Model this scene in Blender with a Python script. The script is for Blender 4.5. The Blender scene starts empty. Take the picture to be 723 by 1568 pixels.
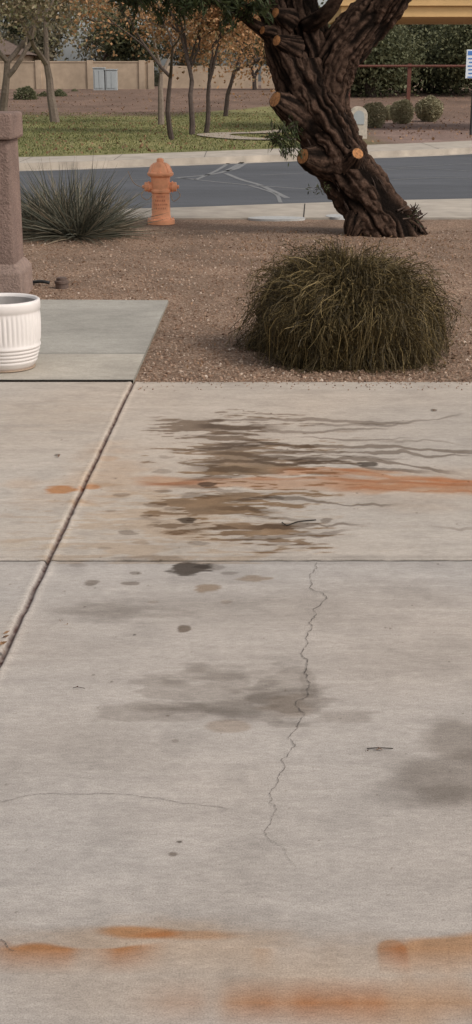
import bpy, math, numpy as np
from mathutils import Vector
rad=math.radians
rng=np.random.default_rng(7)
# ------------------------------------------------------------------ survey helpers
H=1.65; FP=2000.0; PITCH=math.atan(664/FP)
cp,sp=math.cos(PITCH),math.sin(PITCH)
def ray(u,v):
    x=(u-361.5)/FP; up=-(v-784)/FP
    return x, cp+sp*up, -sp+cp*up
def G(u,v,z=0.0):
    dx,dy,dz=ray(u,v); t=(z-H)/dz
    return np.array([dx*t,dy*t,z])
def P(u,v,y):
    dx,dy,dz=ray(u,v); t=y/dy
    return np.array([dx*t,y,H+dz*t])
def S(u,v,y): return (y/ray(u,v)[1])/FP      # metres per pixel there
# ------------------------------------------------------------------ noise
_T=np.random.default_rng(3).random((256,256))
def vn(x,y,seed=0,perx=256):
    x,y=np.broadcast_arrays(x,y)
    xi=np.floor(x).astype(np.int32); yi=np.floor(y).astype(np.int32)
    fx=x-xi; fy=y-yi; fx=fx*fx*(3-2*fx); fy=fy*fy*(3-2*fy)
    a=(xi%perx+seed*37)%256; b=((xi+1)%perx+seed*37)%256; c=(yi+seed*91)%256; d=(yi+1+seed*91)%256
    return (_T[a,c]*(1-fx)+_T[b,c]*fx)*(1-fy)+(_T[a,d]*(1-fx)+_T[b,d]*fx)*fy
def fbm(x,y,seed=0,o=4):
    s=0;a=1;t=0
    for i in range(o):
        s=s+a*vn(x*2**i,y*2**i,seed+i); t+=a; a*=.5
    return s/t
def ss(a,b,x):
    t=np.clip((x-a)/(b-a),0,1); return t*t*(3-2*t)
# ------------------------------------------------------------------ mesh builder
class MB:
    def __init__(s): s.V=[];s.F=[];s.n=0;s.C=[]
    def add(s,V,F,mat=0,col=None):
        V=np.asarray(V,float).reshape(-1,3); F=np.asarray(F,int)
        s.V.append(V); s.F.append((F+s.n,mat)); s.n+=len(V)
        s.C.append(np.ones((len(V),3)) if col is None else np.broadcast_to(np.asarray(col,float),(len(V),3)))
    def addF(s,F,mat,off): s.F.append((np.asarray(F,int)+off,mat))
    def build(s,name,mats,smooth=True,bevel=0,parent=None,usecol=False):
        V=np.concatenate(s.V); me=bpy.data.meshes.new(name)
        me.vertices.add(len(V)); me.vertices.foreach_set('co',V.astype(np.float32).ravel())
        idx=np.concatenate([f.ravel() for f,_ in s.F]); tot=np.concatenate([np.full(len(f),f.shape[1]) for f,_ in s.F])
        mi=np.concatenate([np.full(len(f),m) for f,m in s.F])
        st=np.concatenate([[0],np.cumsum(tot)[:-1]])
        me.loops.add(len(idx)); me.loops.foreach_set('vertex_index',idx.astype(np.int32))
        me.polygons.add(len(tot)); me.polygons.foreach_set('loop_start',st.astype(np.int32))
        me.polygons.foreach_set('loop_total',tot.astype(np.int32))
        me.polygons.foreach_set('material_index',mi.astype(np.int32))
        me.polygons.foreach_set('use_smooth',np.full(len(tot),smooth))
        for m in mats: me.materials.append(m)
        if usecol:
            C=np.concatenate(s.C); at=me.color_attributes.new('Col','FLOAT_COLOR','POINT')
            at.data.foreach_set('color',np.concatenate([C,np.ones((len(C),1))],1).astype(np.float32).ravel())
        me.update(calc_edges=True); me.validate()
        ob=bpy.data.objects.new(name,me); bpy.context.scene.collection.objects.link(ob)
        if bevel:
            b=ob.modifiers.new('b','BEVEL'); b.width=bevel; b.segments=2; b.limit_method='ANGLE'
        if parent: ob.parent=parent
        return ob
def empty(name):
    e=bpy.data.objects.new(name,None); bpy.context.scene.collection.objects.link(e); return e
def box(mb,x0,x1,y0,y1,z0,z1,mat=0,rot=0,org=None):
    V=np.array([[x,y,z] for z in(z0,z1) for x,y in((x0,y0),(x1,y0),(x1,y1),(x0,y1))],float)
    mb.add(V,[[3,2,1,0],[4,5,6,7],[0,1,5,4],[1,2,6,5],[2,3,7,6],[3,0,4,7]],mat)
def tube(mb,pts,r,n=8,mat=0,caps=(True,True),disp=None,colf=None,capmat=None):
    pts=np.asarray(pts,float); k=len(pts); r=np.broadcast_to(np.asarray(r,float),(k,))
    T=np.gradient(pts,axis=0); T/=np.linalg.norm(T,axis=1)[:,None]+1e-12
    ref=np.array([0,0,1.]) if abs(T[0,2])<.9 else np.array([1.,0,0])
    N=np.cross(T[0],ref); N/=np.linalg.norm(N); Ns=[N]
    for i in range(1,k):
        N=N-T[i]*np.dot(N,T[i]); N/=np.linalg.norm(N)+1e-12; Ns.append(N)
    Ns=np.array(Ns); B=np.cross(T,Ns)
    th=np.arange(n)/n*2*np.pi
    R=np.repeat(r[:,None],n,1); col=None
    if disp is not None:
        s=np.concatenate([[0],np.cumsum(np.linalg.norm(np.diff(pts,axis=0),axis=1))])
        TH,SS=np.meshgrid(th,s); f,cl=disp(TH,SS); R=R*f
        col=cl.reshape(-1,3) if cl is not None else None
    V=pts[:,None]+R[...,None]*(np.cos(th)[None,:,None]*Ns[:,None]+np.sin(th)[None,:,None]*B[:,None])
    i=np.arange(k-1)[:,None]; j=np.arange(n)[None]; j2=(j+1)%n
    F=np.stack([i*n+j,i*n+j2,(i+1)*n+j2,(i+1)*n+j],-1).reshape(-1,4)
    off=mb.n; mb.add(V.reshape(-1,3),F,mat,col)
    if caps[0]: mb.addF([list(range(n))[::-1]],mat,off)
    if caps[1]:
        base=V[-1]
        if capmat is None: mb.addF([list(range((k-1)*n,k*n))],mat,off)
        else:
            ctr=base.mean(0); d=T[-1]*.004
            mb.add(np.vstack([ctr+(base-ctr)*.88+d,base]),[list(range(n))],capmat,[.05,.032,.022])
            mb.addF([[n+q,n+(q+1)%n,(q+1)%n,q] for q in range(n)],mat,mb.n-2*n)
def lathe(mb,prof,c,n=32,mat=0,disp=None):
    prof=np.array(prof,float); th=np.arange(n)/n*2*np.pi; k=len(prof)
    R=np.repeat(prof[:,0:1],n,1)
    if disp is not None: R=R*disp(th[None],prof[:,1:2])
    V=np.stack([c[0]+R*np.cos(th),c[1]+R*np.sin(th),c[2]+np.repeat(prof[:,1:2],n,1)],-1)
    i=np.arange(k-1)[:,None]; j=np.arange(n)[None]; j2=(j+1)%n
    F=np.stack([i*n+j,i*n+j2,(i+1)*n+j2,(i+1)*n+j],-1).reshape(-1,4)
    mb.add(V.reshape(-1,3),F,mat)
def resample(p,m):
    p=np.asarray(p,float); k=len(p); q=np.vstack([2*p[0]-p[1],p,2*p[-1]-p[-2]])
    out=[]
    for t in np.linspace(0,k-1-1e-9,m):
        i=int(t); f=t-i; a,b,c,d=q[i],q[i+1],q[i+2],q[i+3]
        out.append(.5*((2*b)+(-a+c)*f+(2*a-5*b+4*c-d)*f*f+(-a+3*b-3*c+d)*f**3))
    return np.array(out)
def leaves(mb,c,L,W,mat=0,g=rng,d=None,spread=1.0):
    c=np.asarray(c,float); n=len(c)
    a=g.normal(size=(n,3)); 
    if d is not None: a=a*spread+d
    a/=np.linalg.norm(a,axis=1)[:,None]
    b=np.cross(a,g.normal(size=(n,3))); b/=np.linalg.norm(b,axis=1)[:,None]
    l=(L*g.uniform(.6,1.3,n))[:,None]; w=(W*g.uniform(.6,1.3,n))[:,None]
    V=np.stack([c-a*l*.5,c+b*w*.5,c+a*l*.5,c-b*w*.5],1).reshape(-1,3)
    mb.add(V,np.arange(n*4).reshape(-1,4),mat)
# ------------------------------------------------------------------ materials
class NT:
    def __init__(s,name):
        s.m=bpy.data.materials.new(name); s.m.use_nodes=True; s.t=s.m.node_tree; s.b=s.t.nodes['Principled BSDF']
        s.b.inputs['Specular IOR Level'].default_value=.25
    def n(s,t): return s.t.nodes.new(t)
    def l(s,a,b): s.t.links.new(a,b)
    def noise(s,scale,detail=4,vec=None,rough=.6,stretch=None):
        x=s.n('ShaderNodeTexNoise'); x.inputs['Scale'].default_value=scale; x.inputs['Detail'].default_value=detail; x.inputs['Roughness'].default_value=rough
        c=s.n('ShaderNodeTexCoord'); o=c.outputs['Object']
        if stretch:
            m=s.n('ShaderNodeMapping'); m.inputs['Scale'].default_value=stretch; s.l(o,m.inputs['Vector']); o=m.outputs[0]
        s.l(o,x.inputs['Vector']); return x.outputs['Fac']
    def ramp(s,f,stops):
        r=s.n('ShaderNodeValToRGB'); e=r.color_ramp.elements
        while len(e)<len(stops): e.new(.5)
        for i,(p,c) in enumerate(stops): e[i].position=p; e[i].color=(*c,1)
        s.l(f,r.inputs[0]); return r.outputs[0]
    def mix(s,a,b,f=1.0,mode='MULTIPLY'):
        x=s.n('ShaderNodeMix'); x.data_type='RGBA'; x.blend_type=mode
        for v,i in((f,0),(a,6),(b,7)):
            if isinstance(v,(int,float)): x.inputs[i].default_value=v
            elif isinstance(v,tuple): x.inputs[i].default_value=(*v,1)
            else: s.l(v,x.inputs[i])
        return x.outputs[2]
    def bump(s,f,st,dist):
        b=s.n('ShaderNodeBump'); b.inputs['Strength'].default_value=st; b.inputs['Distance'].default_value=dist
        s.l(f,b.inputs['Height']); s.l(b.outputs[0],s.b.inputs['Normal']); return b
    def col(s,c,rough=.8):
        if isinstance(c,tuple): s.b.inputs['Base Color'].default_value=(*c,1)
        else: s.l(c,s.b.inputs['Base Color'])
        s.b.inputs['Roughness'].default_value=rough; return s.m
    def attr(s): 
        a=s.n('ShaderNodeAttribute'); a.attribute_name='Col'; return a.outputs['Color']
    def island(s): return s.n('ShaderNodeNewGeometry').outputs['Random Per Island']
def g3(a): return (a,a,a)
def noisy(name,c,scale=20,var=.25,rough=.8,bs=0,bd=.01,bscale=None,big=0):
    m=NT(name); f=m.noise(scale,5)
    c1=m.mix(c,m.ramp(f,[(.25,g3(1-var)),(.75,g3(1+var))]))
    if big: c1=m.mix(c1,m.ramp(m.noise(big,3),[(.3,g3(.8)),(.7,g3(1.15))]))
    if bs: m.bump(m.noise(bscale or scale,6),bs,bd)
    return m.col(c1,rough)
def leafmat(name,cols,transl=.25):
    m=NT(name); k=len(cols); c=m.ramp(m.island(),[(i/(k-1),c) for i,c in enumerate(cols)])
    m.col(c,.6); 
    tr=m.n('ShaderNodeBsdfTranslucent'); m.l(c,tr.inputs[0]); mx=m.n('ShaderNodeMixShader'); mx.inputs[0].default_value=transl
    o=m.t.nodes['Material Output']; m.l(m.b.outputs[0],mx.inputs[1]); m.l(tr.outputs[0],mx.inputs[2]); m.l(mx.outputs[0],o.inputs[0])
    return m.m
m=NT('concrete_stained'); c=m.attr()
c=m.mix(c,m.ramp(m.noise(260,3,rough=.7),[(.3,g3(.70)),(.5,g3(1)),(.72,g3(1.22))]))
c=m.mix(c,m.ramp(m.noise(70,4,rough=.7,stretch=(.5,1.3,1)),[(.3,g3(.86)),(.7,g3(1.12))]))
c=m.mix(c,m.ramp(m.noise(22,5,rough=.7,stretch=(.7,1.3,1)),[(.3,g3(.91)),(.7,g3(1.07))]))
c=m.mix(c,m.ramp(m.noise(7,6,rough=.65,stretch=(.6,1.6,1)),[(.3,g3(.93)),(.7,g3(1.05))]))
m.bump(m.noise(180,5,rough=.7),.35,.004); CONC=m.col(c,.9); m.b.inputs['Specular IOR Level'].default_value=.15
m=NT('sidewalk_concrete'); c=m.mix((.43,.37,.305),m.ramp(m.noise(3,6),[(.3,g3(.78)),(.7,g3(1.1))])); c=m.mix(c,m.ramp(m.noise(.8,5),[(.3,g3(.86)),(.7,g3(1.08))])); m.bump(m.noise(60,4),.2,.004); SIDE=m.col(c,.85)
m=NT('gravel'); tc=m.n('ShaderNodeTexCoord'); vo=m.n('ShaderNodeTexVoronoi'); vo.inputs['Scale'].default_value=85; m.l(tc.outputs['Object'],vo.inputs['Vector'])
hs=m.n('ShaderNodeSeparateColor'); m.l(vo.outputs['Color'],hs.inputs[0])
c=m.ramp(hs.outputs[0],[(0,(.14,.083,.053)),(.35,(.24,.148,.096)),(.7,(.32,.205,.138)),(1,(.46,.34,.245))])
c=m.mix(c,m.ramp(m.noise(1.3,5,rough=.6),[(.3,g3(.66)),(.7,g3(1.15))]))
c=m.mix(c,m.ramp(vo.outputs['Distance'],[(.2,g3(1.1)),(.9,g3(.55))]))
m.bump(vo.outputs['Distance'],.7,-.008); GRAV=m.col(c,.9)
m=NT('stone'); c=m.ramp(m.island(),[(0,(.13,.075,.05)),(.4,(.24,.15,.10)),(.8,(.34,.23,.16)),(1,(.50,.40,.32))]); STONE=m.col(c,.9)
m=NT('asphalt'); c=m.mix((.085,.086,.092),m.ramp(m.noise(90,4),[(.3,g3(.75)),(.7,g3(1.3))])); c=m.mix(c,m.ramp(m.noise(.35,5,stretch=(.4,1.5,1)),[(.3,g3(.80)),(.7,g3(1.22))])); c=m.mix(c,m.ramp(m.noise(4,5,stretch=(.5,1.5,1)),[(.3,g3(.9)),(.7,g3(1.1))])); m.bump(m.noise(120,3),.3,.005); ASPH=m.col(c,.85)
SEAL=noisy('crack_seal',(.20,.195,.19),20,.3)
m=NT('park_ground'); c=m.attr(); c=m.mix(c,m.ramp(m.noise(9,5,rough=.75),[(.3,g3(.6)),(.7,g3(1.35))])); c=m.mix(c,m.ramp(m.noise(.45,4,stretch=(1,.6,1)),[(.3,g3(.72)),(.7,g3(1.15))]))
m.bump(m.noise(14,5,rough=.8),.8,.06); PARK=m.col(c,.95)
GROUND=noisy('dirt',(.2,.14,.1),3,.3,big=.1)
STUC=noisy('stucco_pink',(.28,.19,.155),35,.2,.9,1.0,.03,60,big=3)
BASEST=noisy('stucco_base',(.31,.22,.18),35,.2,.9,.8,.025,60,big=3)
CER=noisy('ceramic_white',(.70,.64,.60),6,.07,.45)
POTIN=noisy('pot_inside',(.34,.31,.29),8,.2,.7)
TERR=noisy('pot_foot',(.30,.22,.16),20,.2,.8)
HYD=noisy('hydrant_paint',(.90,.40,.215),14,.13,.5,.15,.003,50,big=4)
DARK=noisy('dark_line',(.035,.028,.022),60,.5,.9)
CRACK=noisy('crack_line',(.12,.10,.085),60,.5,.9); HAIR=noisy('hairline',(.19,.16,.14),60,.4,.9)
BLACK=noisy('black_plastic',(.03,.03,.03),30,.3,.6)
VALVE=noisy('rusty_valve',(.11,.075,.06),40,.4,.7)
WIRE=noisy('wire',(.35,.25,.18),40,.3,.5)
m=NT('bark'); c=m.attr(); c=m.mix(c,m.ramp(m.noise(34,5,rough=.7),[(.3,g3(.5)),(.7,g3(1.5))])); m.bump(m.noise(50,6,rough=.75),1.0,.03); BARK=m.col(c,.95); m.b.inputs['Specular IOR Level'].default_value=.06
m=NT('cut_wood'); c=m.mix((.40,.18,.07),m.ramp(m.noise(30,4),[(.3,g3(.45)),(.7,g3(1.35))])); CUT=m.col(c,.8)
BARK2=noisy('park_bark',(.075,.055,.045),12,.4,.9)
BARKP=noisy('pale_bark',(.2,.155,.12),12,.3,.9)
LEAFA=leafmat('leaf_dark',[(.02,.026,.01),(.045,.058,.02),(.085,.098,.038)])
LEAFO=leafmat('leaf_orange',[(.22,.12,.06),(.42,.21,.09),(.52,.29,.15),(.22,.18,.09)])
LEAFT=leafmat('leaf_tan',[(.17,.13,.08),(.28,.21,.13),(.2,.2,.1),(.34,.26,.17)])
LEAFG=leafmat('leaf_olive',[(.06,.065,.03),(.115,.12,.06),(.17,.165,.085)])
LEAFD=leafmat('leaf_distant',[(.03,.037,.018),(.065,.07,.035),(.11,.105,.05)])
LEAFM=leafmat('leaf_distant_grey',[(.1,.1,.06),(.18,.16,.105),(.26,.225,.15)])
SHR=leafmat('shrub_twig',[(.028,.019,.008),(.065,.045,.018),(.11,.078,.032),(.33,.235,.10)],.15)
SHRL=leafmat('shrub_leaf',[(.024,.017,.007),(.06,.044,.018),(.12,.09,.037)],.2)
YUC=leafmat('yucca_blade',[(.045,.047,.036),(.10,.10,.072),(.17,.16,.115),(.32,.25,.17)],.1)
SAGE=leafmat('sage',[(.22,.20,.12),(.34,.31,.19),(.46,.40,.26)],.2)
WALLM=noisy('block_wall',(.42,.32,.23),3,.12,.9,big=.5)
GREYM=noisy('cabinet_grey',(.36,.38,.38),6,.06,.5)
REDM=noisy('fence_rust',(.13,.05,.035),10,.3,.7)
YEL=noisy('fascia_tan',(.66,.42,.19),3,.08,.7)
ROOF=noisy('roof_brown',(.14,.10,.08),6,.3,.9)
WHITE=noisy('sign_white',(.7,.74,.78),6,.04,.5)
BLUE=noisy('sign_blue',(.08,.2,.5),6,.1,.5)
POSTM=noisy('post_dark',(.05,.05,.05),6,.2,.5)
GLASS=noisy('window_dark',(.04,.05,.06),6,.2,.2)
LITT=leafmat('litter',[(.1,.05,.03),(.22,.12,.06),(.3,.18,.1)],.1)
METAL=noisy('cover_metal',(.42,.41,.39),30,.2,.6)
# ------------------------------------------------------------------ DRIVEWAY
yB=G(400,584)[1]; A=G(205,583); Bp=G(0,1012); yT=G(300,858)[1]
jd=(Bp-A)[:2]; jd/=np.linalg.norm(jd); jn=np.array([-jd[1],jd[0]])
xs=np.concatenate([np.arange(-5,-1.75,.1),np.arange(-1.75,1.75,.0045),np.arange(1.75,5.01,.1)])
ys=[-1.0]
while ys[-1]<2.2: ys.append(ys[-1]+.08)
while ys[-1]<yB-.012: ys.append(ys[-1]+.003+.001*(ys[-1]-2.2))
ys[-1]=yB; ys=np.array(ys)
X,Y=np.meshgrid(xs,ys)
far=ss(yT-.02,yT+.02,Y)[...,None]
near_c=np.array([.415,.368,.328]); far_c=np.array([.445,.38,.32])
C=near_c*(1-far)+far_c*far
sh=(fbm(X*.9,Y*.9,5)-.5)
C=C*(1+.22*sh[...,None])
bl=fbm(X*3,Y*14,9,4); C=C*(1+.12*(bl-.5)[...,None])
bl=fbm(X*6,Y*60,19,3); C=C*(1+.12*(bl-.5)[...,None])
bl=fbm(X*7,Y*9,29,4); C=C*(1-.10*ss(.5,.75,bl)[...,None])
warm=fbm(X*.6+3,Y*.8,12); C=C*(1+(warm-.5)[...,None]*np.array([.12,0,-.12]))
mul=np.ones(X.shape+(3,))
def rows(y0,y1): return slice(max(0,int(np.searchsorted(ys,y0))-1),int(np.searchsorted(ys,y1))+1)
def ell(u,v,ru,rv,amt,tint,soft=.25,wx=6,wy=12,warp=.5,seed=1):
    c=G(u,v); rx=ru*S(u,v,c[1]); ry=abs(G(u,v-rv)[1]-G(u,v+rv)[1])/2
    r=rows(c[1]-2.6*ry,c[1]+2.6*ry); q=slice(int(np.searchsorted(xs,c[0]-2.6*rx)),int(np.searchsorted(xs,c[0]+2.6*rx)))
    x_,y_=X[r,q],Y[r,q]
    if x_.size==0: return
    d=np.sqrt(((x_-c[0])/rx)**2+((y_-c[1])/ry)**2)+warp*2*(fbm(x_*wx+seed,y_*wy,seed)-.5)
    k=ss(1+soft,1-soft,d)*amt
    mul[r,q]*=1-k[...,None]*(1-np.array(tint))
OIL=(.36,.31,.27); DK=(.17,.145,.125); BRN=(.60,.48,.36); SOOT=(.48,.455,.43); YB_=(.84,.68,.5)
ell(330,1062,110,34,.42,SOOT,.25,9,24,1.3,3); ell(400,1085,105,24,.5,SOOT,.25,10,26,1.0,4); ell(240,1094,85,15,.42,SOOT,.3,9,26,.9,5)
ell(440,1060,46,36,.42,SOOT,.2,11,20,1.0,6); ell(530,1098,58,10,.5,SOOT,.3,9,20,.8,7); ell(350,1112,30,9,.45,BRN,.25,9,18,.7,7); ell(340,1035,80,13,.36,SOOT,.3,11,26,1.0,8)
ell(440,1080,40,14,.3,BRN,.3,9,18,.8,17); ell(472,1045,12,22,.35,SOOT,.3,14,20,.8,18)
ell(715,1130,60,36,.65,SOOT,.35,6,10,.6,8); ell(700,1185,90,34,.55,SOOT,.4,6,10,.7,9); ell(650,1200,70,30,.28,SOOT,.6,6,10,.7,9); ell(690,1215,50,14,.35,SOOT,.5,8,16,.7,9)
ell(180,935,70,11,.48,SOOT,.5,7,30,1.0,10); ell(300,925,120,20,.16,SOOT,.6,7,30,.9,11); ell(500,930,240,30,.16,SOOT,.8,2,20,.8,11); ell(560,1010,200,25,.14,SOOT,.8,2,20,.8,12)
ell(120,1000,90,14,.20,SOOT,.7,3,24,.9,12); ell(160,1150,130,40,.15,SOOT,.8,3,14,.9,12); ell(420,1420,140,16,.22,SOOT,.7,3,14,.8,13); ell(600,900,140,14,.16,SOOT,.7,3,24,.9,14)
ell(560,640,160,26,.10,SOOT,.7,4,20,.9,14); ell(80,640,90,18,.14,YB_,.7,4,20,.9,15); ell(610,1330,120,40,.08,SOOT,.8,4,14,.9,16)
for (u,v,a,b,k,t) in [(288,872,31,9,.95,DK),(325,868,20,6,.5,OIL),(318,901,20,6,.8,BRN),(385,886,25,4,.7,BRN),(140,893,12,5,.7,OIL),(198,893,13,3,.7,OIL),(208,878,8,2.5,.6,OIL),
  (283,963,9,5,.9,OIL),(287,797,13,4,.9,DK),(562,711,15,3.4,.9,DK),(230,856,50,5,.4,OIL),(120,865,14,3,.35,OIL),(350,878,15,3,.5,OIL),(345,922,9,3,.35,BRN),(235,922,8,2,.3,BRN),
  (206,972,3,2,.8,DK),(265,1308,7,3,.75,OIL),(275,1289,4,2,.85,DK),(268,1134,8,4,.4,OIL),(316,742,14,4,.85,DK),(420,763,12,3,.6,OIL),(310,760,30,5,.6,OIL),(500,798,10,5,.7,OIL),
  (88,697,5,2,.7,DK),(664,628,4,2,.7,DK),(196,815,14,4,.6,OIL),(235,773,18,3,.6,OIL),(185,758,12,3,.5,OIL),(215,830,14,3,.5,BRN),(270,815,30,5,.5,BRN),(340,808,20,4,.6,OIL),
  (225,790,10,2.5,.5,OIL),(250,752,16,3,.6,OIL),(170,782,10,2,.4,OIL),(300,832,16,3,.5,OIL),(240,800,9,2,.5,OIL),(160,840,10,2,.35,OIL),(265,780,14,3,.5,OIL),(255,700,12,3,.4,OIL),(248,722,14,3,.4,OIL)]:
    ell(u,v,a,b,k,t,.2,16,34,.7,int(u)%17)
def env(x_,y_,u,v,ru,rv):
    c=G(u,v); rx=ru*S(u,v,c[1]); ry=abs(G(u,v-rv)[1]-G(u,v+rv)[1])/2
    return np.sqrt(((x_-c[0])/rx)**2+((y_-c[1])/ry)**2)
r=rows(yT-.03,yB); x_,y_=X[r],Y[r]
wv=.5*vn(x_*4,y_*4,2)
n1=fbm(x_*4.6,y_*15+wv*2,21,5); n2=fbm(x_*12,y_*44,33,4)
e=np.minimum(np.minimum(env(x_,y_,380,700,112,54),env(x_,y_,330,657,70,18)),np.minimum(env(x_,y_,355,770,95,36),env(x_,y_,405,818,110,20)))
k=ss(.0,.045,n1*.55+n2*.45-.34-.19*e)*.92
t=ss(.35,.65,fbm(x_*2,y_*5,44)+.12*ss(5.9,5.2,y_)-.06)[...,None]; tint=np.array(OIL)*1.15*(1-t)+np.array(BRN)*.88*t
tint=tint*(.74+.6*fbm(x_*9,y_*20,52)[...,None])
kk=k[...,None]*ss(2.0,1.3,e)[...,None]*ss(yT-.02,yT+.05,y_)[...,None]
k0=ss(-.08,.05,n1*.6+n2*.4-.34-.19*e)*.28*ss(2.2,1.4,e); mul[r]*=1-k0[...,None]*(1-np.array((.78,.73,.66)))
mul[r]*=1-kk*(1-tint)
e=env(x_,y_,290,795,220,75); k=ss(.0,.12,n2*.5+n1*.5-.30-.22*e)*.45*ss(1.8,.9,e); mul[r]*=1-k[...,None]*(1-np.array(YB_))
e=env(x_,y_,280,780,240,95); k=.24*ss(1.3,.3,e+.4*(n1-.5)); mul[r]*=1-k[...,None]*(1-np.array((.88,.77,.64)))
def streak(pts,wpx,amt,tint,seed=0,taper=.15,hard=False):
    q=np.array([G(u,v) for u,v in pts]); x0,x1=q[0,0],q[-1,0]
    mv=np.mean([p[1] for p in pts]); w=abs(G(361,mv-wpx)[1]-G(361,mv+wpx)[1])/2
    r=rows(q[:,1].min()-.12-2.5*w,q[:,1].max()+.12+2.5*w); x1d=xs
    yc=np.interp(x1d,q[:,0],q[:,1])+.045*(fbm(x1d*5,x1d*0+seed,seed,3)-.5)*2+(.02*(fbm(x1d*22,x1d*0+seed,seed+3,3)-.5)*2 if hard else 0)
    w=w*(.45+1.1*vn(x1d*9,x1d*0+seed*3,seed))
    f=ss(x0,x0+taper,x1d)*ss(x1,x1-taper,x1d)
    a=abs(Y[r]-yc[None])/w[None]
    if not hard: a=a+.9*(fbm(X[r]*6,Y[r]*26,seed+5)-.5)
    k=np.clip(ss(*((1.25,.75) if hard else (1.4,.5)),a)*f[None]*amt,0,1)
    mul[r]*=1-k[...,None]*(1-np.array(tint))
ST=(.42,.375,.34)
for i,(p,w,a) in enumerate([([(300,645),(420,642),(560,648),(640,645)],2.2,.75),([(380,660),(480,662),(610,655)],1.6,.7),([(450,648),(600,650),(723,634)],1.4,.6),
  ([(350,672),(470,684),(600,683),(700,692),(760,694)],2.2,.9),([(380,690),(500,692),(620,690),(660,700),(740,697)],2.0,.85),([(420,702),(540,700),(640,712),(720,728)],2.0,.9),
  ([(400,712),(520,708),(600,722),(680,726)],1.9,.85),([(300,695),(420,700),(520,702)],3.5,.8),([(330,765),(420,762),(520,770),(626,772)],2.2,.85),([(350,812),(440,806),(578,802)],3.4,.85),
  ([(330,828),(420,825),(500,818),(560,806)],2.6,.7),([(640,802),(723,808),(760,812)],1.4,.5),([(250,690),(330,688),(420,684)],2.6,.75),([(280,653),(340,655),(450,656)],4.5,.75),([(270,720),(350,716),(430,724)],3.5,.8),
  ([(300,778),(380,776),(450,785)],2.6,.7),([(380,840),(440,832),(500,836)],1.8,.6),([(170,800),(230,796),(280,802)],1.8,.4),([(260,667),(340,664),(420,668)],2,.6),([(290,706),(380,708),(470,712)],2.5,.8),
  ([(260,735),(350,733),(400,730)],2.5,.7),([(340,792),(400,790),(500,796)],1.6,.6),([(560,676),(650,674),(723,682)],1.3,.5),([(240,745),(300,748),(400,752)],3,.6),
  ([(440,668),(540,672),(640,670)],1.5,.7),([(470,694),(560,698),(640,704)],1.5,.7),([(300,680),(380,678),(460,676)],2.5,.7),([(350,845),(420,848),(470,845)],1.4,.5)]):
    streak(p,w,a,ST,seed=i+2,hard=True)
RS=(.86,.50,.27)
ell(92,749,27,6,.95,RS,.2,8,24,.5,4); ell(138,746,14,4,.8,RS,.4,8,20,.5,5); ell(165,725,55,35,.38,(.95,.7,.48),.7,5,8,1.0,6)
ell(35,740,25,8,.3,(.95,.68,.45),.6); ell(25,832,25,8,.35,(.8,.72,.6),.6); ell(60,765,40,15,.18,(.95,.68,.45),.6); ell(165,702,14,4,.4,(.95,.68,.45),.5); ell(125,770,20,4,.3,(.95,.68,.45),.5)
streak([(190,735),(330,738),(480,740),(723,742),(800,742)],8,.6,(.9,.56,.34),31); streak([(400,722),(480,720),(600,732),(723,738),(800,738)],5,.75,(.9,.51,.28),32)
streak([(420,715),(520,718),(640,728)],2.5,.7,(.84,.49,.27),33); streak([(450,742),(600,745),(800,752)],9,.65,(.94,.62,.40),34,.4)
streak([(200,738),(270,741),(340,738)],3.5,.8,(.66,.42,.29),35); streak([(300,733),(480,730),(760,744)],2.2,.65,(.76,.48,.3),36); streak([(500,748),(620,750),(800,755)],1.6,.5,(.8,.5,.3),38,.15,True)
ell(650,745,130,26,.3,(.98,.76,.56),.7,3,10,.7,7)
RU=(.86,.49,.25)
streak([(-60,1470),(20,1468),(100,1458),(215,1452),(270,1450)],10,.95,RU,41,.12); streak([(-40,1478),(60,1464),(180,1452)],5,.75,(.78,.44,.23),42,.12)
ell(215,1428,62,10,.9,(.88,.56,.32),.35,6,22,.6,2); ell(290,1432,70,7,.65,(.9,.62,.4),.5,6,22,.7,3); ell(602,1453,22,14,.75,(.84,.54,.33),.2,5,14,.4,3); ell(700,1450,115,20,.9,(.92,.6,.36),.35,5,16,.7,4)
ell(250,1445,220,30,.5,(.96,.74,.52),.7,5,14,1.0,5); ell(400,1460,26,8,.65,(.92,.66,.44),.5); ell(360,1520,65,13,.85,(.88,.57,.33),.35,6,20,.8,6)
ell(430,1552,230,18,1.0,(.85,.51,.28),.35,6,20,.8,7); ell(600,1535,200,30,.75,(.9,.62,.4),.5,6,20,1.0,8); ell(180,1566,70,6,1.0,(.74,.42,.22),.4,8,24,.5); ell(300,1552,90,12,.75,(.78,.46,.26),.4,6,20,.8,9)
ell(560,1500,200,60,.45,(.97,.78,.58),.8,4,10,.9,10); ell(300,1505,260,60,.3,(.98,.82,.64),.8,4,10,.9,10); ell(0,1445,20,6,.5,(.7,.5,.4),.3)
for i in range(160):
    u,v=rng.uniform(0,723),rng.uniform(595,1560); r=rng.uniform(.7,2.0); ell(u,v,r,r*.6,rng.uniform(.3,.85),OIL,.3,20,20,.2,i%30)
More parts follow.
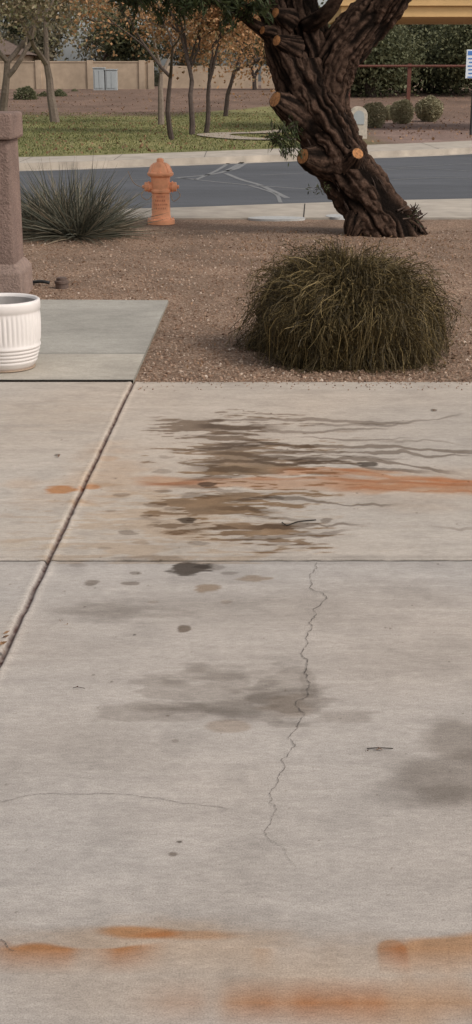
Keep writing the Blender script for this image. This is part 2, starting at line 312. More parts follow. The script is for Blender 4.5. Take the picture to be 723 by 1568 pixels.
# joints
dj=(X-A[0])*jn[0]+(Y-A[1])*jn[1]; dj=dj+.004*(vn(X*20,Y*20,4)-.5)
jw=.009
gro=np.exp(-((dj)/jw)**4)
lip=np.exp(-((abs(dj)-.022)/.012)**2)
mul*=1-gro[...,None]*(.78*(.6+.6*vn(X*60,Y*60,8)))[...,None].clip(0,.92)*np.array([.9,1,1.1]).clip(0,1)
C=C*(1+.10*lip[...,None]*np.array([1.1,1,.85]))
dt=abs(Y-yT-.003*X+.003*(vn(X*25,X*0,3)-.5)); gt=np.exp(-(dt/.0085)**4)
mul*=1-gt[...,None]*(.6+.6*vn(X*18,Y*3,6))[...,None].clip(0,.92)
gt2=np.exp(-((dt-.03)/.02)**2); mul*=1-.12*gt2[...,None]
Z=-.012*gro-.006*gt+.002*lip
eb=ss(yB-.02,yB,Y); Z-=.01*eb**3
mul*=1-.12*ss(yB-.05,yB,Y)[...,None]
C=np.clip(C*mul,.01,1)
ny,nx=X.shape
V=np.stack([X,Y,Z],-1).reshape(-1,3)
i=np.arange(ny-1)[:,None]; j=np.arange(nx-1)[None]
F=np.stack([i*nx+j,i*nx+j+1,(i+1)*nx+j+1,(i+1)*nx+j],-1).reshape(-1,4)
mb=MB(); mb.add(V,F,0,C.reshape(-1,3))
e=V[(ny-1)*nx:]; e2=e.copy(); e2[:,2]=-.12; cc=np.tile(far_c*.7,(2*nx,1)); q=np.arange(nx-1)
mb.add(np.vstack([e,e2]),np.stack([q,q+1,q+1+nx,q+nx],-1),0,cc)
drive=mb.build('driveway',[CONC],True,usecol=True)
def ribbon(mb,pts,w,z,mat=0,jit=0,sub=4,g=np.random.default_rng(2)):
    p=np.array(pts,float)[:,:2]
    for s in range(sub):
        m=(p[:-1]+p[1:])/2; d=np.linalg.norm(p[1:]-p[:-1],axis=1)[:,None]; m=m+g.normal(size=m.shape)*d*jit
        q=np.empty((len(p)*2-1,2)); q[::2]=p; q[1::2]=m; p=q
    T=np.gradient(p,axis=0); T/=np.linalg.norm(T,axis=1)[:,None]+1e-9; N=np.stack([-T[:,1],T[:,0]],1)
    ww=(w*(g.uniform(.2,1.7,len(p)) if jit else 1)*np.ones(len(p)))[:,None]/2
    k=len(p); V=np.zeros((2*k,3)); V[:k,:2]=p+N*ww; V[k:,:2]=p-N*ww; V[:,2]=z
    q=np.arange(k-1); mb.add(V,np.stack([q,q+k,q+1+k,q+1],-1),mat)
mb=MB()
c1=[(485,862),(475,880),(480,905),(484,940),(470,975),(462,1000),(470,1020),(474,1050),(458,1085),(452,1120),(440,1160),(425,1200),(412,1230),(420,1250),(408,1270),(412,1285)]
ribbon(mb,[G(*p) for p in c1[:10]],.0020,.0025,0,.12,4); ribbon(mb,[G(*p) for p in c1[9:]],.0011,.0025,0,.12,4)
ribbon(mb,[G(*p) for p in [(412,1285),(432,1297),(440,1315),(455,1330)]],.0007,.0025,1,.10,4)
ribbon(mb,[G(*p) for p in [(-30,1240),(0,1230),(70,1217),(150,1215),(240,1223),(320,1235),(350,1240)]],.0012,.0025,1,.05,5)
ribbon(mb,[G(*p) for p in [(0,1440),(12,1450),(22,1457)]],.0016,.0025,0,.1,3)
mb.build('crack',[CRACK,HAIR],False,parent=drive)
# walkway slab
mb=MB()
w=[G(258,460),G(204,582.5),G(-420,582.5),G(-420,457)]
wx=np.linspace(0,1,260); wy=np.linspace(0,1,160)
a_,b_=np.meshgrid(wx,wy)
top=(w[3][None,None]*(1-a_[...,None])+w[0]*a_[...,None]); bot=(w[2]*(1-a_[...,None])+w[1]*a_[...,None])
W=top*(1-b_[...,None])+bot*b_[...,None]
yj=G(100,541)[1]; gj=np.exp(-((W[...,1]-yj)/.014)**4)
W[...,2]=.002-.006*gj
cw=np.array([.345,.318,.275])*(1+.5*(fbm(W[...,0]*2,W[...,1]*2,8)-.5)+.25*(fbm(W[...,0]*9,W[...,1]*14,11)-.5))[...,None]*(1-.4*gj[...,None])
near_=ss(yj,yj-.05,W[...,1])[...,None]; cw=cw*(1+near_*np.array([.16,.12,.08]))
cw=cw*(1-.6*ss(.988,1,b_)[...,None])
ny,nx=a_.shape; i=np.arange(ny-1)[:,None]; j=np.arange(nx-1)[None]
mb.add(W.reshape(-1,3),np.stack([i*nx+j,(i+1)*nx+j,(i+1)*nx+j+1,i*nx+j+1],-1).reshape(-1,4),0,cw.reshape(-1,3))
for line in (W[0],W[:,-1]):
    l2=line.copy(); l2[:,2]=-.12; k=len(line); q=np.arange(k-1)
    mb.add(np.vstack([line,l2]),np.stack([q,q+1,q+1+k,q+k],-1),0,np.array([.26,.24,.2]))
mb.build('walkway',[CONC],True,usecol=True)
# ------------------------------------------------------------------ ground, gravel yard, street
mb=MB(); mb.add([[-600,-100,-.3],[600,-100,-.3],[600,900,-.3],[-600,900,-.3]],[[0,1,2,3]]); mb.build('ground',[GROUND],False)
mb=MB(); gx=np.linspace(-16,16,321); gy=np.linspace(-1,G(361,333.5)[1]-.01,170); X2,Y2=np.meshgrid(gx,gy)
def gz(x,y): return -.022+.016*(fbm(x*1.5,y*1.5,6)-.5)+.012*(fbm(x*8,y*8,7)-.5)
Z2=gz(X2,Y2); ny,nx=X2.shape; i=np.arange(ny-1)[:,None]; j=np.arange(nx-1)[None]
under=(Y2<yB-.1)|((X2<-1.3)&(Y2<G(100,465)[1])); Z2=np.where(under,Z2-.06,Z2)
mb.add(np.stack([X2,Y2,Z2],-1).reshape(-1,3),np.stack([i*nx+j,i*nx+j+1,(i+1)*nx+j+1,(i+1)*nx+j],-1).reshape(-1,4)); mb.build('gravel_yard',[GRAV],True)
ico=np.array([[0,0,1],[.9,0,.4],[.28,.85,.4],[-.72,.53,.4],[-.72,-.53,.4],[.28,-.85,.4],[.72,.53,-.4],[-.28,.85,-.4],[-.9,0,-.4],[-.28,-.85,-.4],[.72,-.53,-.4],[0,0,-1]])
icf=np.array([[0,1,2],[0,2,3],[0,3,4],[0,4,5],[0,5,1],[1,6,2],[2,7,3],[3,8,4],[4,9,5],[5,10,1],[1,10,6],[2,6,7],[3,7,8],[4,8,9],[5,9,10],[6,10,11],[7,6,11],[8,7,11],[9,8,11],[10,9,11]])
N=24000; yy=yB+.02+(15.4-yB)*rng.random(N)**1.3; xx=rng.uniform(-1,1,N)*(yy*.22+.3)
wk=G(258,460); wk2=G(205,583)
keep=~((yy<wk[1]+.02)&(xx<wk2[0]+(yy-wk2[1])/(wk[1]-wk2[1])*(wk[0]-wk2[0])+.02)); xx,yy=xx[keep],yy[keep]; N=len(xx)
sz=.004+.008*rng.random(N)**3
Vs=ico[None]*rng.uniform(.6,1.3,(N,12,1))*sz[:,None,None]*rng.uniform(.7,1.3,(N,1,3)); Vs+=np.stack([xx,yy,gz(xx,yy)+sz*.3],-1)[:,None]
mb=MB(); mb.add(Vs.reshape(-1,3),(icf[None]+np.arange(N)[:,None,None]*12).reshape(-1,3))
N=260; xx=rng.uniform(-.55,1.4,N); yy=yB-.01-.22*rng.random(N)**2.5; sz=rng.uniform(.002,.005,N)   # strays kicked onto the slab
Vs=ico[None]*rng.uniform(.6,1.3,(N,12,1))*sz[:,None,None]+np.stack([xx,yy,.001+sz*.5],-1)[:,None]; mb.add(Vs.reshape(-1,3),(icf[None]+np.arange(N)[:,None,None]*12).reshape(-1,3))
mb.build('gravel_stones',[STONE],False)
def strip(mb,a,b,z,mat,th=0,m=60):
    a=resample(a,m); b=resample(b,m); k=m
    V=np.zeros((2*k,3)); V[:k]=a; V[k:]=b; V[:,2]=z; q=np.arange(k-1)
    mb.add(V,np.stack([q,q+1,q+1+k,q+k],-1),mat)
    if th:
        for l in (a,b):
            W=np.vstack([l,l]); W[:k,2]=z; W[k:,2]=z-th; mb.add(W,np.stack([q,q+k,q+1+k,q+1],-1),mat)
nearA=[G(u,v) for u,v in[(-900,335),(-300,334.5),(195,334),(460,333),(723,333),(1500,333)]]
nearB=[G(u,v) for u,v in[(-900,333-1),(-300,327),(195,319.5),(460,311),(723,304),(1500,292)]]
nearB[0][1]=nearA[0][1]+1.0
mb=MB(); strip(mb,nearA,nearB,0.0,0,.16)
sw=mb.build('sidewalk',[SIDE],False)
mb=MB()
for u,v in ((-150,326),(168,321),(465,312)): ribbon(mb,[G(u,333.3),G(u+2,v)],.014,.003)
mb.build('joint',[DARK],False,parent=sw)
mb=MB(); zr=-.14
farK=[G(u,v) for u,v in[(-1200,262),(-400,256),(33,249.5),(250,243),(450,236),(650,229),(900,220),(1700,200)]]
farB=[G(u,v) for u,v in[(-1200,252),(-400,246),(33,240.5),(250,234),(450,226.5),(650,218.5),(900,210),(1700,192)]]
a=np.array(nearB); b=np.array(farK)
strip(mb,a-[0,.5,0],b+[0,.5,0],zr,0); st=mb.build('street',[ASPH],False)
mb=MB(); strip(mb,farK,farB,0.0,0,.16); sw2=mb.build('sidewalk',[SIDE],False)
fk=np.array(farK); fb=np.array(farB); mb=MB()
for x in np.arange(-14,22,1.9):
    y0_=np.interp(x,fk[:,0],fk[:,1])+.02; y1_=np.interp(x,fb[:,0],fb[:,1])-.02; ribbon(mb,[[x,y0_,0],[x,y1_,0]],.02,.003)
mb.build('joint',[noisy('joint_grey',(.16,.14,.12),30,.3)],False,parent=sw2)
mb=MB()
strip(mb,a+[0,0.0,0],a+[0,.45,0],zr+.004,0); strip(mb,b-[0,.45,0],b,zr+.004,0); mb.build('gutter',[SIDE],False,parent=st)
mb=MB(); zz=zr+.004
for pts,wd in [([(270,272),(315,268),(345,262),(372,248)],.11),([(300,275),(330,262),(350,250)],.08),([(345,265),(370,275),(400,284),(440,303)],.10),([(345,262),(362,258),(375,250)],.11),([(270,272),(300,275),(380,283),(480,290)],.07),
   ([(190,276),(260,273),(300,274)],.06),([(380,283),(420,296),(430,310)],.06),([(560,262),(640,258),(723,262)],.06),([(400,268),(520,262),(723,250)],.06),([(600,275),(680,272),(723,273)],.06)]:
    q=resample([G(u,v,zz) for u,v in pts],40); ribbon(mb,q,wd,zz)
mb.build('crack_seal',[SEAL],False,parent=st)
# ------------------------------------------------------------------ park
def pz(x,y):
    return .95*ss(50,95,y)+.0*x+.06*(fbm(x*.12,y*.12,3)-.5)*ss(30,40,y)
q=np.array(farB); px_=np.linspace(-70,70,280); 
tt=np.concatenate([np.linspace(0,.35,170),np.linspace(.36,1,80)])
y0=np.interp(px_,q[:,0],q[:,1]); Y3=y0[None]+(150-y0[None])*tt[:,None]; X3=np.repeat(px_[None],len(tt),0)
Z3=pz(X3,Y3)-.005
nb=fbm(X3*.4,Y3*.3,14); back=59+10*ss(-4,3,X3)+4*(nb-.5)*2
gr=ss(back+1.2,back-1.2,Y3)*ss(4.0,3.0,X3+1.5*(nb-.5)-(Y3-32)*.02)
dry=fbm(X3*.5,Y3*.25,18)[...,None]
grass=np.array([.125,.135,.042])*(1-dry)+np.array([.31,.27,.115])*dry
brown=np.array([.19,.12,.085])*(.8+.5*fbm(X3*.7,Y3*.5,22)[...,None])
rightc=np.array([.28,.19,.155])
rr=ss(3,5,X3)[...,None]*ss(60,48,Y3)[...,None]; brown=brown*(1-rr)+rightc*rr
CC=grass*gr[...,None]+brown*(1-gr[...,None])
ny,nx=X3.shape; i=np.arange(ny-1)[:,None]; j=np.arange(nx-1)[None]
mb=MB(); mb.add(np.stack([X3,Y3,Z3],-1).reshape(-1,3),np.stack([i*nx+j,i*nx+j+1,(i+1)*nx+j+1,(i+1)*nx+j],-1).reshape(-1,4),0,CC.reshape(-1,3)); mb.build('park_lawn',[PARK],True,usecol=True)
def gp(u,v):
    p=G(u,v)
    for _ in range(30): p=G(u,v,float(pz(np.array(p[0]),np.array(min(p[1],140)))))
    return p
mb=MB(); pts=resample([gp(*p) for p in[(500,214),(425,214),(380,213.5),(340,210),(326,207),(350,205),(400,204),(440,201),(500,197)]],60)
p=pts; T=np.gradient(p[:,:2],axis=0); T/=np.linalg.norm(T,axis=1)[:,None]; Nn=np.stack([-T[:,1],T[:,0]],1)
V=np.zeros((120,3)); V[:60,:2]=p[:,:2]+Nn*.5; V[60:,:2]=p[:,:2]-Nn*.5; V[:,2]=pz(V[:,0],V[:,1])+.03; q=np.arange(59)
mb.add(V,np.stack([q,q+60,q+61,q+1],-1)); mb.build('park_path',[noisy('path_concrete',(.34,.28,.22),4,.2)],False)
def beyond(xx,yy,m=.25): return yy>np.interp(xx,fb[:,0],fb[:,1])+m
N=22000; yy=rng.uniform(28,62,N); xx=rng.uniform(-.19,.06,N)*yy; k=beyond(xx,yy); xx,yy=xx[k],yy[k]
mb=MB(); cpt=np.stack([xx,yy,pz(xx,yy)+.01],-1); leaves(mb,cpt,.08,.025,0,rng,np.array([0,0,1.5]),.6)
mb.build('grass',[leafmat('grass_blades',[(.07,.085,.028),(.15,.16,.05),(.30,.26,.12)],.2)],False)
N=2600; yy=rng.uniform(30,85,N); xx=rng.uniform(-.2,.2,N)*yy; k=beyond(xx,yy,.5); xx,yy=xx[k],yy[k]
mb=MB(); leaves(mb,np.stack([xx,yy,pz(xx,yy)+.02],-1),.10,.06,0)
N=500; yy=rng.uniform(7.6,15.3,N); xx=rng.uniform(-.2,.2,N)*yy; k=~((yy<wk[1]+.05)&(xx<wk[0]+.05)); leaves(mb,np.stack([xx[k],yy[k],0*xx[k]-.008],-1),.035,.012,0)
N=500; yy=15+rng.normal(size=N)*.7-1.2; xx=rng.uniform(0,2.4,N); leaves(mb,np.stack([xx,yy,0*xx-.008],-1),.04,.012,0)
for (u,v,l) in [(100,956,.012),(92,950,.01),(88,698,.025),(579,1147,.02),(2,985,.03),(6,975,.025),(10,968,.02),(3,998,.03),(560,1150,.01),(664,628,.02),(115,1052,.012)]:
    c=G(u,v,.008); leaves(mb,[c,c+[.006,.004,0]],l,l*.35,0)
mb.build('leaf_litter',[LITT],False)
mb=MB()
for pts,r in (([(432,800),(440,804),(455,799),(470,797),(484,796)],.0025),([(562,1146),(580,1145),(602,1146)],.0013),([(112,1053),(120,1052),(130,1054)],.0008)):
    tube(mb,resample([G(u,v,.005) for u,v in pts],14),r,5)
mb.build('twig',[DARK],True)
# ------------------------------------------------------------------ pillar (its outline on the right is the rear corner)
yp=G(20,455)[1]; yb=yp+.55; xr=P(32,300,yb)[0]; xb=P(51,440,yb+.06)[0]; zt=P(20,173,yp)[2]; zc=P(20,215,yp)[2]; zb=P(30,414,yp)[2]
pe=empty('stucco_pillar')
mb=MB(); box(mb,xr-.55,xr,yp+.05,yb,zb+.02,zc,0); mb.build('shaft',[STUC],False,.015,pe)
mb=MB(); box(mb,xr-.59,xr+.04,yp+.01,yb+.04,zc+.002,zt,0); mb.build('cap',[STUC],False,.02,pe)
mb=MB()
x0,x1,y0_,y1_=xr-.6,xb,yp,yb+.06
Vb=[[x0,y0_,-.05],[x1,y0_,-.05],[x1,y1_,-.05],[x0,y1_,-.05],[x0,y0_,zb-.03],[x1,y0_,zb-.03],[x1,y1_,zb-.03],[x0,y1_,zb-.03],[xr-.558,yp+.045,zb+.04],[xr+.008,yp+.045,zb+.04],[xr+.008,yb+.006,zb+.04],[xr-.558,yb+.006,zb+.04]]
mb.add(Vb,[[0,1,5,4],[1,2,6,5],[2,3,7,6],[3,0,4,7],[4,5,9,8],[5,6,10,9],[6,7,11,10],[7,4,8,11],[8,9,10,11]]); mb.build('base',[BASEST],False,.012,pe)
# ------------------------------------------------------------------ pot
pc=G(1,572); pc[1]+=.17; s=S(0,520,pc[1]); R=58*s; hp=.415
pe=empty('flower_pot'); mb=MB()
n=144
prof=[(.0,.012),(.74*R,.012),(.80*R,.03)]
for kz in range(5):
    z0=.045+kz*.022; rr_=R*(.84+.027*kz); prof+=[(rr_,z0),(rr_+.004,z0+.006),(rr_+.004,z0+.014),(rr_+.001,z0+.0195)]
for z_ in np.linspace(.165,.34,12): prof.append((R*(.955+.025*math.sin((z_-.165)/.175*math.pi/1.3)),z_))
prof+=[(R*.975,.352),(R*1.0,.358),(R*1.0,hp-.02),(R*.99,hp-.006),(R*.95,hp),(R*.90,hp-.006),(R*.885,hp-.02)]
def fl(th,z): 
    m_=ss(.165,.185,z)*ss(.342,.325,z); return 1+m_*.03*np.abs(np.sin(th*24))-m_*.018
lathe(mb,prof,(pc[0],pc[1],0),n*2,0,fl)
lathe(mb,[(R*.886,hp-.019),(R*.86,hp-.1),(R*.8,.15),(0.001,.15)],(pc[0],pc[1],0),48,1)
mb.build('pot_body',[CER,POTIN],True,parent=pe)
mb=MB(); lathe(mb,[(.001,.0045),(R*.78,.0045),(R*.80,.008),(R*.79,.014),(.001,.014)],(pc[0],pc[1],0),48,0); mb.build('foot',[TERR],True,parent=pe)
# ------------------------------------------------------------------ hydrant
hc=G(247,340); s=S(247,300,hc[1]); pe=empty('fire_hydrant')
def zz_(v): return P(247,v-1,hc[1])[2]
mb=MB(); z0=-.02
pr=[(.001,z0),(21*s,z0),(21*s,zz_(337)),(16*s,zz_(335)),(14.5*s,zz_(330)),(14*s,zz_(318)),(13.6*s,zz_(305)),(13.6*s,zz_(297)),(16*s,zz_(295)),(16*s,zz_(292)),(14.2*s,zz_(290)),(14.5*s,zz_(276)),(15*s,zz_(272)),(19*s,zz_(270)),(20*s,zz_(268)),(20*s,zz_(265.5)),(17.5*s,zz_(264)),
    (16.5*s,zz_(261)),(14*s,zz_(255)),(10*s,zz_(251)),(6.5*s,zz_(249.5)),(5.5*s,zz_(249)),(5.2*s,zz_(244.5)),(3*s,zz_(243)),(.001,zz_(242.5))]
lathe(mb,pr,(hc[0],hc[1],0),40); mb.build('barrel',[HYD],True,parent=pe).modifiers.new('e','EDGE_SPLIT').split_angle=rad(40)
mb=MB(); zn=zz_(287)
for sgn in(-1,1):
    pp=[(12,7),(17,7),(17.01,8.5),(19,8.5),(19.01,7.2),(24,7),(24.5,6),(24.6,2.8),(28,2.6)]
    tube(mb,[[hc[0]+sgn*a*s,hc[1],zn] for a,_ in pp],[b*s for _,b in pp],18)
pp=[(12,9),(18,9),(18.01,11),(21,11),(21.01,9),(25,8.5),(25.1,3),(28,3)]
tube(mb,[[hc[0],hc[1]+a*s,zn-.01] for a,_ in pp],[b*s for _,b in pp],18)
for vv,rr_ in((268,18.2),(337,19)):
    for a in range(8):
        th=a/8*2*math.pi+.2; x,y=hc[0]+rr_*s*math.cos(th),hc[1]+rr_*s*math.sin(th); zq=zz_(vv)
        tube(mb,[[x,y,zq-.018],[x,y,zq+.022]],.009,6)
for a in range(8):
    th=a/8*2*math.pi; cs,sn=math.cos(th),math.sin(th)
    tube(mb,[[hc[0]+r_*s*cs,hc[1]+r_*s*sn,zz_(v_)] for r_,v_ in((18,265),(16.3,260),(13.6,254.5),(9,250.5))],.007,6)
mb.build('nozzles',[HYD],False,.002,pe)
mb=MB()
g=np.random.default_rng(5)
for row,(vv,w_) in enumerate(((301,6),(307,8),(313,9),(319,7))):
    x=-w_
    while x<w_:
        ww=g.uniform(1.2,2.4); xx_=(x+ww/2)*s; yy_=hc[1]-math.sqrt(max((14.1*s)**2-xx_**2,0))
        box(mb,hc[0]+xx_-ww/2*s*.8,hc[0]+xx_+ww/2*s*.8,yy_-.003,yy_+.006,zz_(vv)-.011,zz_(vv)+.011,0); x+=ww+1
mb.build('casting_marks',[noisy('hydrant_marks',(.62,.25,.14),20,.2,.6)],False,parent=pe)
mb=MB()
for pts in ([(221,290),(217,300),(226,306),(234,298)],[(272,291),(276,300),(266,308),(261,296)],[(196,262),(205,280),(220,288)]):
    q=[P(u,v,hc[1]-.1) for u,v in pts]; tube(mb,resample(q,16),.005,5)
mb.build('chain',[WIRE],True,parent=pe)
# ------------------------------------------------------------------ irrigation bits, covers
c=G(95,441,-.02); mb=MB(); s=S(95,435,c[1]); lathe(mb,[(10*s,-.03),(10*s,.035),(11*s,.04),(11*s,.06),(8*s,.065),(8*s,.085),(6*s,.09),(.001,.09)],c,20); mb.build('irrigation_valve',[VALVE],False)
mb=MB(); tube(mb,resample([G(50,432,0),G(64,431,.01),G(76,433,.0)],8),.014,8); mb.build('drip_pipe',[BLACK],True)
mb=MB()
for (u0,u1,v0,v1) in((380,466,331,336),(500,530,328,333)):
    a_=G(u0,v1,.0);b_=G(u1,v0,.0); c=(a_+b_)/2; rx=(b_[0]-a_[0])/2; ry=max((b_[1]-a_[1])/2,.12)
    th=np.arange(28)/28*2*np.pi; V=np.stack([c[0]+rx*np.cos(th),c[1]-.05+ry*np.sin(th),0*th+.006],-1); V2=V.copy(); V2[:,2]=-.05
    mb.add(np.vstack([V,V2]),[[k,k+28,(k+1)%28+28,(k+1)%28] for k in range(28)]); mb.addF([list(range(28))],0,mb.n-56)
mb.build('utility_cover',[METAL],False)
# ------------------------------------------------------------------ big tree
yt=G(590,354)[1]; te=empty('leaning_tree')
def barkdisp(seed,amp=.16):
    def f(TH,SS):
        t=TH/(2*np.pi)
        w=.5*(vn(t*6,SS*3,seed+4,6)-.5)+.35*(vn(t*16,SS*12,seed+5,16)-.5)
        a=vn((t+SS*.04)*26+w*1.8,SS*2.2,seed,26); b=vn((t+SS*.04)*52+w*3,SS*7,seed+1,52); c=vn(t*5,SS*1.8,seed+2,5); d=vn(t*34+w,SS*26,seed+6,34)
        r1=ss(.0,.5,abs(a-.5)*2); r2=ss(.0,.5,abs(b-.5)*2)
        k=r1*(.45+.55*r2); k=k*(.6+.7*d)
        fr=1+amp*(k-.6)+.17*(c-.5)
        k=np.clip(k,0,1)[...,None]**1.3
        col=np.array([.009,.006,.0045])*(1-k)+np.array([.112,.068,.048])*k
        return fr,col
    return f
def limb(mb,pts,n=44,m=70,seed=1,cap=None,amp=.12):
    q=[]
    for u,v,r,dy in pts:
        p=P(u,v,yt+dy); q.append([*p,r*S(u,v,yt)])
    q=resample(q,m); tube(mb,q[:,:3],q[:,3],n,0,(True,True),barkdisp(seed,amp),capmat=cap)
mb=MB()
limb(mb,[(596,388,66,0),(586,352,54,0),(570,322,45,0),(556,298,44,0),(534,265,43,0),(512,225,43,0),(492,185,44,0),(478,150,45,0),(470,118,43,0),(468,90,31,0)],180,300,1,None,.15)
limb(mb,[(505,210,28,-.05),(478,160,34,-.05),(452,115,33,-.05),(432,75,27,-.05),(424,40,22,-.05),(412,0,21,0),(398,-60,18,.1),(370,-150,14,.3)],130,180,5,None,.14)
limb(mb,[(480,130,34,.1),(482,85,33,.1),(474,50,28,.15),(462,10,26,.2),(455,-60,22,.3),(470,-160,15,.5)],130,180,9,None,.14)
limb(mb,[(500,175,34,0),(503,125,36,0),(520,85,37,0),(548,50,36,.0),(580,18,33,0),(608,-20,29,-.1),(650,-90,24,-.2),(700,-190,16,-.3)],150,200,13,None,.14)
limb(mb,[(430,75,14,-.1),(408,50,11,-.15),(385,35,8,-.2),(362,18,6,-.2),(335,5,5,-.2),(290,-15,4,-.2)],20,40,17)
limb(mb,[(470,40,14,0),(500,20,12,-.2),(520,-10,10,-.3),(545,-60,8,-.5)],20,30,19)
limb(mb,[(585,330,30,-.05),(608,340,22,-.08),(632,346,13,-.1),(652,362,5,-.1)],60,60,21,None,.15)
limb(mb,[(560,325,28,-.1),(545,345,20,-.2),(536,365,10,-.25)],60,60,23); limb(mb,[(575,315,30,.1),(606,328,20,.2),(634,340,10,.3)],60,60,25)
limb(mb,[(490,205,30,-.08),(462,180,26,-.15),(438,162,19,-.27),(422,152,13,-.36)],60,50,27,1,.08)
limb(mb,[(512,250,30,-.08),(490,246,24,-.15),(474,242,18,-.27),(464,239,12.5,-.34)],60,50,29,1,.08)
limb(mb,[(530,255,24,-.12),(541,243,16,-.24),(548,235,9.5,-.34)],48,30,31,1,.08)
limb(mb,[(450,76,22,-.1),(436,68,14,-.2),(424,62,8.5,-.3)],48,30,33,1,.08)
limb(mb,[(442,34,20,-.1),(432,26,13,-.2),(422,20,8,-.28)],48,30,35,1,.08)
limb(mb,[(425,54,14,-.1),(412,48,10,-.2),(402,46,6.5,-.26)],30,24,37,1,.08)
mb.build('trunk',[BARK,CUT],True,parent=te,usecol=True)
mb=MB()
g=np.random.default_rng(9)
for i in range(150):
    p=P(g.uniform(598,644),g.uniform(318,358),yt-.1+g.uniform(-.15,.2)); d=g.normal(size=3)*np.array([.06,.06,.05])+[.03,-.02,.03]
    tube(mb,[p-d*.5,p,p+d*.7],[.012,.009,.003],5,0,colf=None)
for i in range(220):   # loose shreds of bark along the trunk
    t=g.random(); u=586+(478-586)*t; v=352+(150-352)*t; p=P(u+g.uniform(-38,38),v+g.uniform(-8,8),yt-.26+g.uniform(0,.08)); d=np.array([-.33,0,.6])*.14*g.uniform(.5,1.4)+g.normal(size=3)*.012
    tube(mb,[p-d*.5,p+[0,-.012,0],p+d*.5],[.002,.007,.002],4,0)
mb.build('foot_shoots',[noisy('shoot_bark',(.06,.038,.028),30,.5)],False,parent=te)
mb=MB(); lw=MB()
def spray(p,n,size,g,hang=.6,L=.085,W=.016):
    p=np.array(p); d=g.normal(size=3); d[2]-=hang; d/=np.linalg.norm(d)
    e=p+d*size; q=np.linspace(0,1,6)[:,None]; line=p*(1-q)+e*q+np.array([0,0,-.25])*size*q*q
    tube(lw,line,[.005,.004,.004,.003,.002,.0015],4)
    t=g.random(n)[:,None]; c=p*(1-t)+e*t+np.array([0,0,-.25])*size*t*t+g.normal(size=(n,3))*.022
    leaves(mb,c,L,W,0,g,d[None]+[0,0,-.3],.6)
g=np.random.default_rng(21)
for i in range(120):
    u=g.uniform(200,408); v=g.uniform(-45,6)+12*math.sin((u-200)/33); spray(P(u,v,yt-.3+g.uniform(-.5,.5)),34,g.uniform(.12,.26),g,.3,.10,.022)
for i in range(34):
    spray(P(g.uniform(180,235),g.uniform(-35,4),yt-.3+g.uniform(-.4,.4)),28,.18,g,.2,.10,.022)
for i in range(26): spray(P(g.uniform(350,408),g.uniform(0,30),yt-.4),20,.15,g,.3,.10,.022)
for i in range(26): spray(P(g.uniform(416,454),g.uniform(178,222),yt-.55+g.uniform(-.1,.1)),18,g.uniform(.10,.2),g,1.0)
for i in range(8): spray(P(g.uniform(470,500),g.uniform(285,292),yt-.45),6,.06,g,.3,.05,.012)
for i in range(10): spray(P(g.uniform(620,645),g.uniform(325,345),yt-.2),6,.08,g,.0,.04,.01)
cl=g.normal(size=(620,3)); cl/=np.linalg.norm(cl,axis=1)[:,None]; cl=cl*(g.random((620,1))**.4)*np.array([2.7,2.5,1.25])+np.array([.7,yt,4.75])
top=[P(370,-150,yt+.3),P(470,-160,yt+.5),P(700,-190,yt-.3)]
cc_=np.repeat(cl,44,0)+g.normal(size=(len(cl)*44,3))*.17; leaves(mb,cc_,.10,.022,0,g)
for k_,c in enumerate(cl[::7]):
    s0=top[int(np.argmin([np.linalg.norm(c-t) for t in top]))]; mid=(s0+c)/2+g.normal(size=3)*.15
    tube(lw,resample([s0,mid,c],8),np.linspace(.045,.01,8),6)
mb.build('foliage',[LEAFA],False,parent=te); lw.build('twigs',[BARK2],True,parent=te)
# ------------------------------------------------------------------ mound shrub
f0=G(535,568); cx=P(531,500,f0[1]+.55)[0]
yc=f0[1]+.62; sx=S(530,480,yc); a=136*sx; b=.60; hz=P(530,396,yc+.05)[2]+.01
def dome(ph,th,k=1.0):   # th 0 top .. 1 ground
    q=np.sin(th*np.pi/2)**.80; z=np.cos(th*np.pi/2)**.74
    w=1+.08*np.sin(ph*3+1)+.06*np.sin(ph*5+.3)
    lum=1+.12*(vn(ph/(2*np.pi)*9,th*4,5,9)-.5)*2+.06*(vn(ph/(2*np.pi)*22,th*9,7,22)-.5)*2
    k=k*lum
    return np.stack([cx+a*q*k*np.cos(ph)*w*.98,yc+b*q*k*np.sin(ph)*w*.96,-.03+hz*z*k*(1+.05*np.sin(ph*4))],-1)
g=np.random.default_rng(31)
mb=MB()
N=13000; ph=g.uniform(0,2*np.pi,N); th0=g.random(N)**.75*.93; ln=g.uniform(.10,.42,N); k0=g.uniform(.72,1.02,N)
K=6; segs=[]
clump=.25*(vn(ph/(2*np.pi)*14,th0*3,11,14)-.5)
dph=g.normal(size=N)*.15+clump; lift=np.where(g.random(N)<.3,.18,.04)*g.random(N)
for i in range(K):
    t=i/(K-1); th=np.clip(th0+ln*t,0,1.0); k=k0+lift*2*math.sin(t*2.2)
    p=dome(ph+dph*t,th,k); over=np.clip(th0+ln*t-1,0,1); p[:,2]=np.maximum(p[:,2]-over*.1,-.01); p+=g.normal(size=(N,3))*.008; segs.append(p)
Pn=np.stack(segs,1)
tw=np.cross(Pn[:,-1]-Pn[:,0],g.normal(size=(N,3))); tw/=np.linalg.norm(tw,axis=1)[:,None]+1e-9
wid=(g.uniform(.0012,.0032,N)[:,None]*np.linspace(1,.5,K)[None])[...,None]
V=np.concatenate([Pn+tw[:,None]*wid,Pn-tw[:,None]*wid],1)
q=np.arange(K-1); f=np.stack([q,q+1,q+1+K,q+K],-1); F=(f[None]+np.arange(N)[:,None,None]*2*K).reshape(-1,4)
mb.add(V.reshape(-1,3),F,0)
